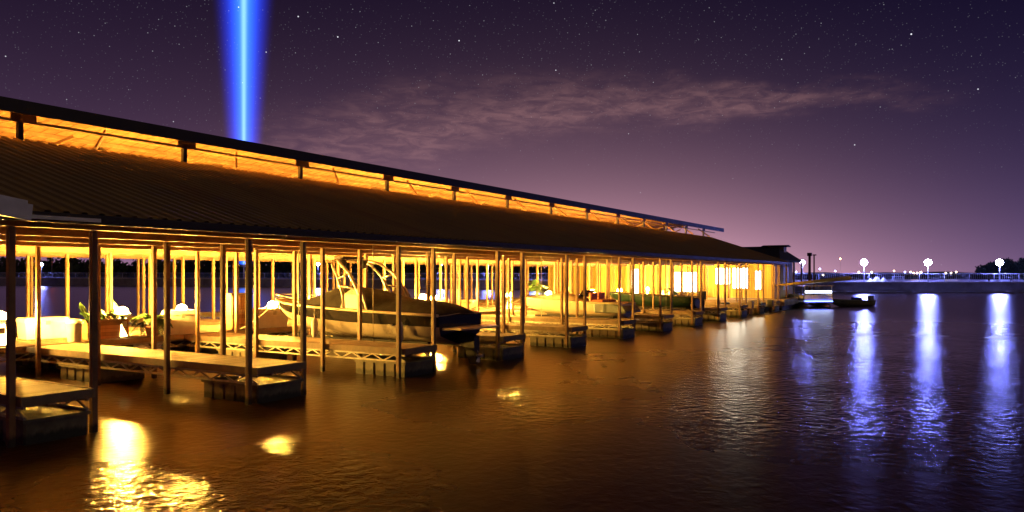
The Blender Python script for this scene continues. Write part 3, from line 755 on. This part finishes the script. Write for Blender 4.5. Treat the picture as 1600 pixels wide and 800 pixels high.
dock_box(62.6, 22.6, 1.1, .7, .7, R(90), 'white dock box on the walkway close to the office')
# white bin
o = thing('trash_bin', 'small white round bin on the walkway edge beside the planter', 'bin', (12.85, 23.15, DECK))
MB().lathe([(.16, 0), (.19, .02), (.22, .55), (.23, .55)], 18).build('bin_body', M['plast'], o); MB().lathe([(.24, .552), (.24, .6), (.16, .68), (.03, .70)], 18).build('lid', M['plast'], o)
# orange cabinet
o = thing('dock_cabinet', 'tall orange wooden cabinet on the walkway by the far posts', 'cabinet', (18.85, 23.3, DECK), R(-6), None)
MB().box((-.4, -.3, .05), (.4, .3, 1.28)).build('carcass', M['wood'], o); MB().box((-.45, -.35, 1.283), (.45, .35, 1.34)).build('top', M['rim'], o)
for s_ in (-1, 1):
    d_ = MB().box((min(.01 * s_, .38 * s_), -.325, .1), (max(.01 * s_, .38 * s_), -.303, 1.24)).build('door', M['wood'], o); MB().box((.05 * s_ - .012, -.35, .6), (.05 * s_ + .012, -.328, .74)).build('handle', M['galv'], d_)

def frond(mb, base, az, L, rise, droop, leaf):
    d = Vector((math.cos(az), math.sin(az), 0)); side = Vector((-d.y, d.x, 0)); n = 15; pts = []
    for i in range(n + 1):
        f = i / n; pts.append(Vector(base) + d * (L * f * (1 - .18 * f)) + Vector((0, 0, rise * f - droop * f * f)))
    mb.tube(pts, [.012 * (1 - .8 * i / n) + .003 for i in range(n + 1)], 5)
    for i in range(2, n + 1):
        f = i / n; ll = leaf * math.sin(math.pi * min(1, .12 + .9 * f)) + .03
        tg = (pts[i] - pts[i - 1]).normalized()
        for s_ in (-1, 1):
            o_ = pts[i]; tip = o_ + side * s_ * ll * .8 + tg * ll * .55 + Vector((0, 0, -.25 * ll)); w = tg * .022
            mb.add([o_ - w, o_ + w, (o_ + tip) * .5 + w * 1.3 + Vector((0, 0, .02)), tip, (o_ + tip) * .5 - w * 1.1 + Vector((0, 0, .02))], [(0, 1, 2, 3, 4)])
def palm(x, y, h, L, label, nf=18):
    o = thing('potted_palm', label, 'plant', (x, y, DECK), random.uniform(0, 6), 'potted palms on the walkway')
    MB().lathe([(.16, 0), (.22, .28), (.25, .30), (.25, .36), (.21, .36), (.2, .32)], 18).build('pot', M['clay'], o)
    MB().tube([(0, 0, .3), (.02, 0, h * .5), (0, .02, h)], [.06, .05, .04], 8).build('stem', M['bark'], o)
    c = MB()
    for k in range(nf):
        ri = random.uniform(.15, 1.0); frond(c, (0, 0, h * random.uniform(.8, 1.0)), k * 2.4 + random.uniform(-.3, .3), L * random.uniform(.75, 1.1), ri * L, L * random.uniform(.5, 1.1), L * .26)
    c.build('fronds', M['leaf'], o)
palm(15.35, 23.1, .55, .85, 'bushy potted palm between two bright pedestal lamps at the near end', 22)
palm(41.6, 23.5, 1.35, 1.1, 'tall potted palm above the bow of the cream boat', 20)
palm(57.0, 23.6, .8, .7, 'small potted palm in front of the office door', 14)
palm(60.8, 21.6, .8, .7, 'small potted palm right of the office door, nearest the wall', 14)
o = thing('planter_box', 'orange wooden planter box full of leafy plants near the left end', 'planter', (14.0, 23.55, DECK), R(-6))
MB().box((-.62, -.3, .02), (.62, .3, .58)).build('planter_body', M['wood'], o); MB().box((-.66, -.34, .582), (.66, .34, .62)).build('rim', M['rim'], o)
c = MB()
for k in range(26):
    frond(c, (random.uniform(-.5, .5), random.uniform(-.2, .2), .6), random.uniform(0, 6.28), random.uniform(.25, .5), random.uniform(.3, .7), random.uniform(.1, .5), .14)
c.build('plants', M['leaf'], o)

# ================================================================== BOATS
def hull_secs(st, z0):
    out = []
    for s_, gw, gz, cw, cz, kz in st:
        mw = cw + (gw - cw) * .62; mz = cz + (gz - cz) * .45
        out.append([(-gw, s_, gz + z0), (-mw, s_, mz + z0), (-cw, s_, cz + z0), (0, s_, kz + z0), (cw, s_, cz + z0), (mw, s_, mz + z0), (gw, s_, gz + z0)])
    return out
ST = [(0, 1.16, .95, 1.05, .35, .02), (1, 1.22, .98, 1.08, .35, 0), (2.2, 1.26, 1.01, 1.09, .35, 0), (3.6, 1.27, 1.05, 1.07, .37, .02), (5, 1.2, 1.1, .95, .44, .06), (6.2, 1.03, 1.15, .72, .56, .2), (7.1, .74, 1.2, .43, .74, .44), (7.75, .40, 1.25, .18, .95, .74), (8.15, .06, 1.29, .02, 1.16, 1.1)]
def boat_hull(o, st, z0, up, low, rim, scale=1.0):
    st = [tuple(v * scale for v in r_) for r_ in st]
    secs = hull_secs(st, z0)
    h = MB(); h.loft(secs, smooth=True, mi=[1, 0, 0, 0, 0, 1], caps=False)
    h.f.append(list(range(7))); h.sm.append(False); h.mi.append(1)
    h.build('hull', [low, up], o)
    d = MB(); d.loft([[(-s_[1] + .01, s_[0], s_[2] + z0 - .02), (0, s_[0], s_[2] + z0 + .05), (s_[1] - .01, s_[0], s_[2] + z0 - .02)] for s_ in st], caps=False); d.build('deck', rim, o)
    for sg in (-1, 1):
        MB().tube([(sg * (s_[1] + .015), s_[0], s_[2] + z0 + .02) for s_ in st], .045, 8).build('rub_rail', rim, o)
    return st
def lift(x, y0, y1, zt, label):
    o = thing('boat_lift', label, 'boat lift', (x, y0, 0), 0, 'boat lifts under the raised boats')
    for sg in (-1, 1):
        MB().box((sg * .62 - .07, .3, zt - .10), (sg * .62 + .07, y1 - y0 - .8, zt)).build('bunk', M['canvas'], o)
    for f in (.25, .7):
        yy = (y1 - y0) * f; MB().box((-1.55, yy - .06, zt - .30), (1.55, yy + .06, zt - .103)).build('cradle_beam', M['galv'], o)
        for sg in (-1, 1): MB().tube([(sg * 1.5, yy, zt - .1), (sg * 1.5, yy, HZ + .05)], .012, 5).build('cable', M['galv'], o)
    return o

# --- the big covered boat with the wake tower
BX, BY, BZ = 19.55, 13.75, .62
bt = thing('wake_boat', 'big black and white boat under a dark cover with a pale wake tower', 'boat', (BX, BY, 0))
boat_hull(bt, ST, BZ, M['black'], M['white'], M['lightb'])
# cover: mound over the cockpit, lower over the stern
cs = []
for s_, w, ze, zt in ((.05, 1.12, 1.56, 1.62), (.35, 1.17, 1.58, 1.92), (1.2, 1.2, 1.60, 2.02), (1.9, 1.22, 1.63, 2.0), (2.6, 1.23, 1.65, 2.12), (3.4, 1.22, 1.67, 2.34), (4.3, 1.2, 1.69, 2.40), (5.1, 1.14, 1.71, 2.38), (5.7, 1.05, 1.74, 2.16), (6.3, .95, 1.78, 1.92), (6.7, .86, 1.80, 1.83)):
    pts = []
    for j in range(13):
        u = -1 + 2 * j / 12; sag = .03 * math.sin(s_ * 9 + j) 
        pts.append((u * w, s_, ze + (zt - ze) * (1 - abs(u) ** 2.6) + (sag if 0 < j < 12 else 0)))
    cs.append(pts)
MB().loft(cs, caps=True).build('boat_cover', M['canvas'], bt, subsurf=1)
# tower
tw = MB()
for sg in (-1, 1):
    tw.tube([(sg * 1.17, 2.9, 1.66), (sg * 1.17, 3.15, 2.25), (sg * 1.1, 3.6, 2.85), (sg * .98, 4.15, 3.2), (sg * .75, 4.5, 3.3)], [.07, .06, .055, .05, .045], 8)
    tw.tube([(sg * 1.17, 3.75, 1.70), (sg * 1.15, 3.85, 2.2), (sg * 1.08, 4.15, 2.75), (sg * .96, 4.5, 3.14), (sg * .75, 4.72, 3.28)], [.07, .055, .05, .045, .04], 8)
    tw.tube([(sg * 1.1, 3.6, 2.85), (sg * 1.09, 4.1, 2.70)], .035, 6)
    tw.tube([(sg * 1.15, 3.2, 2.35), (sg * 1.13, 3.95, 2.45)], .035, 6)
tw.tube([(-.75, 4.5, 3.3), (0, 4.55, 3.36), (.75, 4.5, 3.3)], .045, 8); tw.tube([(-.75, 4.72, 3.28), (0, 4.78, 3.33), (.75, 4.72, 3.28)], .04, 8)
tw.build('wake_tower', M['chrome'], bt)
for sg in (-1, 1):
    a_ = MB(); x0_ = sg * 1.2; a_.loft([[(x0_, 2.75, 1.62), (x0_ - sg * .06, 2.75, 1.62), (x0_ - sg * .06, 3.95, 1.68), (x0_, 3.95, 1.68)], [(x0_ - sg * .02, 2.95, 2.15), (x0_ - sg * .08, 2.95, 2.15), (x0_ - sg * .08, 3.75, 2.2), (x0_ - sg * .02, 3.75, 2.2)], [(x0_ - sg * .05, 3.15, 2.42), (x0_ - sg * .1, 3.15, 2.42), (x0_ - sg * .1, 3.35, 2.44), (x0_ - sg * .05, 3.35, 2.44)]], close=True, smooth=False)
    a_.build('tower_foot', M['white'], bt, bevel=.015)
MB().box((-.5, 4.42, 3.36), (.5, 4.9, 3.44)).build('board_rack', M['rubber'], bt, bevel=.02)
for sg in (-1, 1): MB().lathe([(.03, -.16), (.11, -.14), (.12, .12), (.05, .16)], 12, (sg * .5, 4.45, 3.18)).build('tower_speaker', M['rubber'], bt)
# bow rail
MB().tube([(-1.05, 5.9, 1.80), (-1.0, 6.2, 2.0), (-.7, 7.2, 2.08), (-.3, 7.9, 2.1), (0, 8.1, 2.1), (.3, 7.9, 2.1), (.7, 7.2, 2.08), (1.0, 6.2, 2.0), (1.05, 5.9, 1.8)], .022, 6).build('bow_rail', M['chrome'], bt)
sp = MB(); sp.loft([[(-1.0, -.02, BZ + .52), (1.0, -.02, BZ + .52), (1.0, -.02, BZ + .6), (-1.0, -.02, BZ + .6)], [(-.98, -.7, BZ + .55), (.98, -.7, BZ + .55), (.98, -.7, BZ + .61), (-.98, -.7, BZ + .61)], [(-.7, -.95, BZ + .56), (.7, -.95, BZ + .56), (.7, -.95, BZ + .61), (-.7, -.95, BZ + .61)]], close=True, smooth=False); sp.build('swim_platform', M['lightb'], bt, bevel=.015)
od = MB(); od.loft([[(-.14, y, z0_), (.14, y, z0_), (.14, y, z1_), (-.14, y, z1_)] for y, z0_, z1_ in ((-.02, BZ + .05, BZ + .45), (-.35, BZ - .05, BZ + .4), (-.6, BZ - .15, BZ + .3))], close=True, smooth=False)
od.loft([[(-.06, -.2, BZ - .05), (.06, -.2, BZ - .05), (.05, -.62, BZ - .12), (-.05, -.62, BZ - .12)], [(-.03, -.35, BZ - .55), (.03, -.35, BZ - .55), (.03, -.6, BZ - .55), (-.03, -.6, BZ - .55)]], close=True, smooth=False)
od.build('outdrive', M['rubber'], bt)
pr = MB(); pr.lathe([(.03, -.1), (.07, 0), (.03, .12)], 10)
for k in range(3):
    a_ = k * 2.094; dvec = Vector((math.cos(a_), math.sin(a_), 0)); sd = Vector((-dvec.y, dvec.x, .6)).normalized()
    pr.add([dvec * .05 - sd * .03, dvec * .05 + sd * .03, dvec * .2 + sd * .08, dvec * .22 - sd * .06], [(0, 1, 2, 3)])
po_ = pr.build('propeller', M['chrome'], bt); po_.rotation_euler = (R(90), 0, 0); po_.location = (0, -.70, BZ - .28)
for i, s_ in enumerate((.18, .42)):
    MB().tube([(-1.225, 1.7 + i * .0, BZ + .62 + .02), (-1.2, 1.9, BZ + .63)], .03, 6).build('exhaust_port', M['chrome'], bt) if i == 0 else None
lift(BX, 14.2, 21.4, BZ + .12, 'galvanised boat lift under the big covered boat')

# --- cream boat with dark stern
ST2 = [tuple(r_) for r_ in ST]
cb_ = thing('cream_runabout', 'cream coloured runabout with orange seats and a dark stern on a lift', 'boat', (34.5, 14.4, 0))
s2 = boat_hull(cb_, ST2, .72, M['lightb'], M['lightb'], M['lightb'], .74)
cs = []
for s_, w, ze, zt in ((1.9, .88, 1.48, 1.52), (2.5, .9, 1.5, 1.72), (3.3, .88, 1.52, 1.95), (4.0, .78, 1.54, 1.90), (4.7, .6, 1.58, 1.74), (5.4, .32, 1.62, 1.68)):
    cs.append([(-w + 2 * w * j / 10, s_, ze + (zt - ze) * (1 - abs(-1 + .2 * j) ** 2.4)) for j in range(11)])
MB().loft(cs).build('bow_cover', M['lightb'], cb_, subsurf=1)
e_ = MB(); e_.loft([[(-.95, s_, 1.0), (.95, s_, 1.0), (.93, s_, z_), (-.93, s_, z_)] for s_, z_ in ((-.25, 1.08), (-.05, 1.35), (.9, 1.48), (1.4, 1.46))], close=True, smooth=False); e_.build('engine_hatch', M['green'], cb_, bevel=.05)
for sg in (-.45, .45): 
    se = MB(); se.box((sg - .35, 1.0, 1.49), (sg + .35, 1.6, 1.62)); se.box((sg - .35, 1.6, 1.49), (sg + .35, 1.75, 1.95)); se.build('seat', M['orange'], cb_, bevel=.05)
ws = MB(); ws.loft([[(-.75 + 1.5 * j / 8, 2.3 + .35 * (1 - (2 * j / 8 - 1) ** 2), 1.72) for j in range(9)], [(-.66 + 1.32 * j / 8, 2.1 + .3 * (1 - (2 * j / 8 - 1) ** 2), 2.05) for j in range(9)]], caps=False); w_ = ws.build('windshield', M['black'], cb_); sm_ = w_.modifiers.new('thick', 'SOLIDIFY'); sm_.thickness = .02
lift(34.5, 14.6, 20.0, .82, 'galvanised boat lift under the cream runabout')

# --- dark green boat
gb_ = thing('green_skiff', 'dark green boat on a lift, its square stern facing the lake', 'boat', (44.6, 14.2, 0))
boat_hull(gb_, ST, .8, M['green'], M['green'], M['green'], .70)
for yy in (1.2, 2.6): MB().box((-.78, yy - .14, 1.52), (.78, yy + .14, 1.58)).build('bench', M['wood'], gb_)
eo = MB(); eo.box((-.18, -.42, 1.35), (.18, -.05, 1.85)); eo.box((-.08, -.36, .6), (.08, -.16, 1.35)); eo.build('outboard_motor', M['rubber'], gb_, bevel=.04)
lift(44.6, 14.4, 19.4, .88, 'galvanised boat lift under the dark green boat')

def small_boat(name, label, x, y, z, rz, sc, up, low, rim, seats, motor=True):
    o = thing(name, label, 'boat', (x, y, 0), rz)
    boat_hull(o, ST, z, up, low, rim, sc)
    for (yy, m_) in seats:
        MB().box((-.7 * sc * 1.1, yy - .18, z + 1.0 * sc + .04), (.7 * sc * 1.1, yy + .18, z + 1.0 * sc + .30)).build('seat', m_, o, bevel=.05)
    if motor:
        e2 = MB(); e2.box((-.2, -.45, z + .85 * sc), (.2, -.02, z + .85 * sc + .55)); e2.box((-.08, -.36, z - .35), (.08, -.16, z + .85 * sc)); e2.build('outboard_motor', M['white'] if sc > .6 else M['rubber'], o, bevel=.06)
    return o
small_boat('dinghy', 'small dark green dinghy floating behind the walkway', 25.6, 31.2, -.08, R(-20), .42, M['green'], M['green'], M['green'], [(1.2, M['wood'])], False)
small_boat('black_runabout', 'low black runabout moored just before the dock office', 54.5, 13.9, -.1, 0, .66, M['black'], M['black'], M['rubber'], [(1.5, M['rubber'])])
small_boat('dark_jon_boat', 'low dark open boat moored between the last two finger piers', 59.7, 13.7, -.12, 0, .6, M['canvas'], M['black'], M['rubber'], [(1.5, M['rubber'])])
# bass boat out past the dock end, broadside
bs = small_boat('bass_boat', 'low olive fishing boat with a white motor, moored past the dock end', 77.0, 8.6, -.12, R(57), .62, M['olive'], M['olive'], M['olive'], [(1.6, M['blue'])])

# pontoon boat with blue lights
pb = thing('pontoon_boat', 'white pontoon boat lit blue, moored at the far corner of the dock', 'boat', (70.6, 12.6, 0), R(-60))
for sg in (-.85, .85):
    MB().tube([(sg, -2.2, .12), (sg, -1.8, .12), (sg, 1.8, .12), (sg, 2.4, .3)], [.1, .3, .3, .08], 12).build('pontoon', M['galv'], pb)
MB().box((-1.2, -2.1, .45), (1.2, 2.2, .55)).build('deck', M['plast'], pb)
for sg in (-1.17, 1.17): MB().box((sg - .02, -2.05, .62), (sg + .02, 2.1, 1.15)).build('side_fence', M['plast'], pb)
MB().box((-1.15, -2.06, .62), (1.15, -2.02, 1.12)).build('stern_fence', M['plast'], pb)
MB().box((-1.18, -2.12, .585), (1.18, -2.07, .61)).build('light_strip', M['led'], pb)
MB().box((-1.1, -2.09, 1.3), (1.1, -2.06, 1.5)).build('deck_light', M['ledw'], pb)
MB().box((-1.25, -2.1, 1.85), (1.25, 1.0, 1.93)).build('canopy', M['white'], pb)
for sg in (-1.12, 1.12):
    for yy in (-2.0, .9): MB().tube([(sg, yy, .55), (sg, yy, 1.85)], .025, 6).build('canopy_pole', M['chrome'], pb)
MB().box((-.6, -1.2, .56), (.6, -.6, 1.05)).build('seat', M['blue'], pb, bevel=.05)
MB().box((-.3, .2, .56), (.3, .7, 1.3)).build('console', M['white'], pb, bevel=.05)


# ================================================================== MOORING LINES AND FENDERS
def rope(label, p, q, sag, m_=M['orange'], r=.016):
    p = Vector(p); q = Vector(q); n = 14
    pts = [p.lerp(q, i / n) - Vector((0, 0, sag * 4 * (i / n) * (1 - i / n))) for i in range(n + 1)]
    tag(MB().tube(pts, r, 6).build('mooring_line', m_), label, 'rope')
M['rope'] = mat('pale_rope', (0.5, 0.42, 0.3), 0.9, 0, 0.2, 20)
rope('orange mooring line slung from the stern of the big covered boat to the next pier', (BX + 1.1, BY + 1.3, 1.64), (X0 + 15 - .06, 13.62, 2.15), .22)
rope('pale bow line tying the big covered boat to the walkway', (BX - .3, BY + 7.9, 1.9), (18.7, 22.9, .86), .12, M['rope'])
rope('pale line from the cream runabout bow to the walkway', (34.5, 20.3, 1.6), (34.0, 22.9, .86), .1, M['rope'])
M['buoy'] = mat('fender_vinyl', (0.7, 0.68, 0.62), 0.5, 0, 0.1)
for yy, lab in ((1.3, 'white fender hanging by the stern of the big covered boat'), (4.9, 'white fender hanging amidships on the big covered boat')):
    x_ = BX - 1.36
    o = MB().lathe([(.02, -.33), (.07, -.3), (.11, -.2), (.11, .2), (.07, .3), (.02, .34), (.012, .36), (.012, .62)], 12).build('fender', M['buoy']); o.location = (x_, BY + yy, BZ + .45)
    tag(o, lab, 'fender', 'fenders on the big boat')
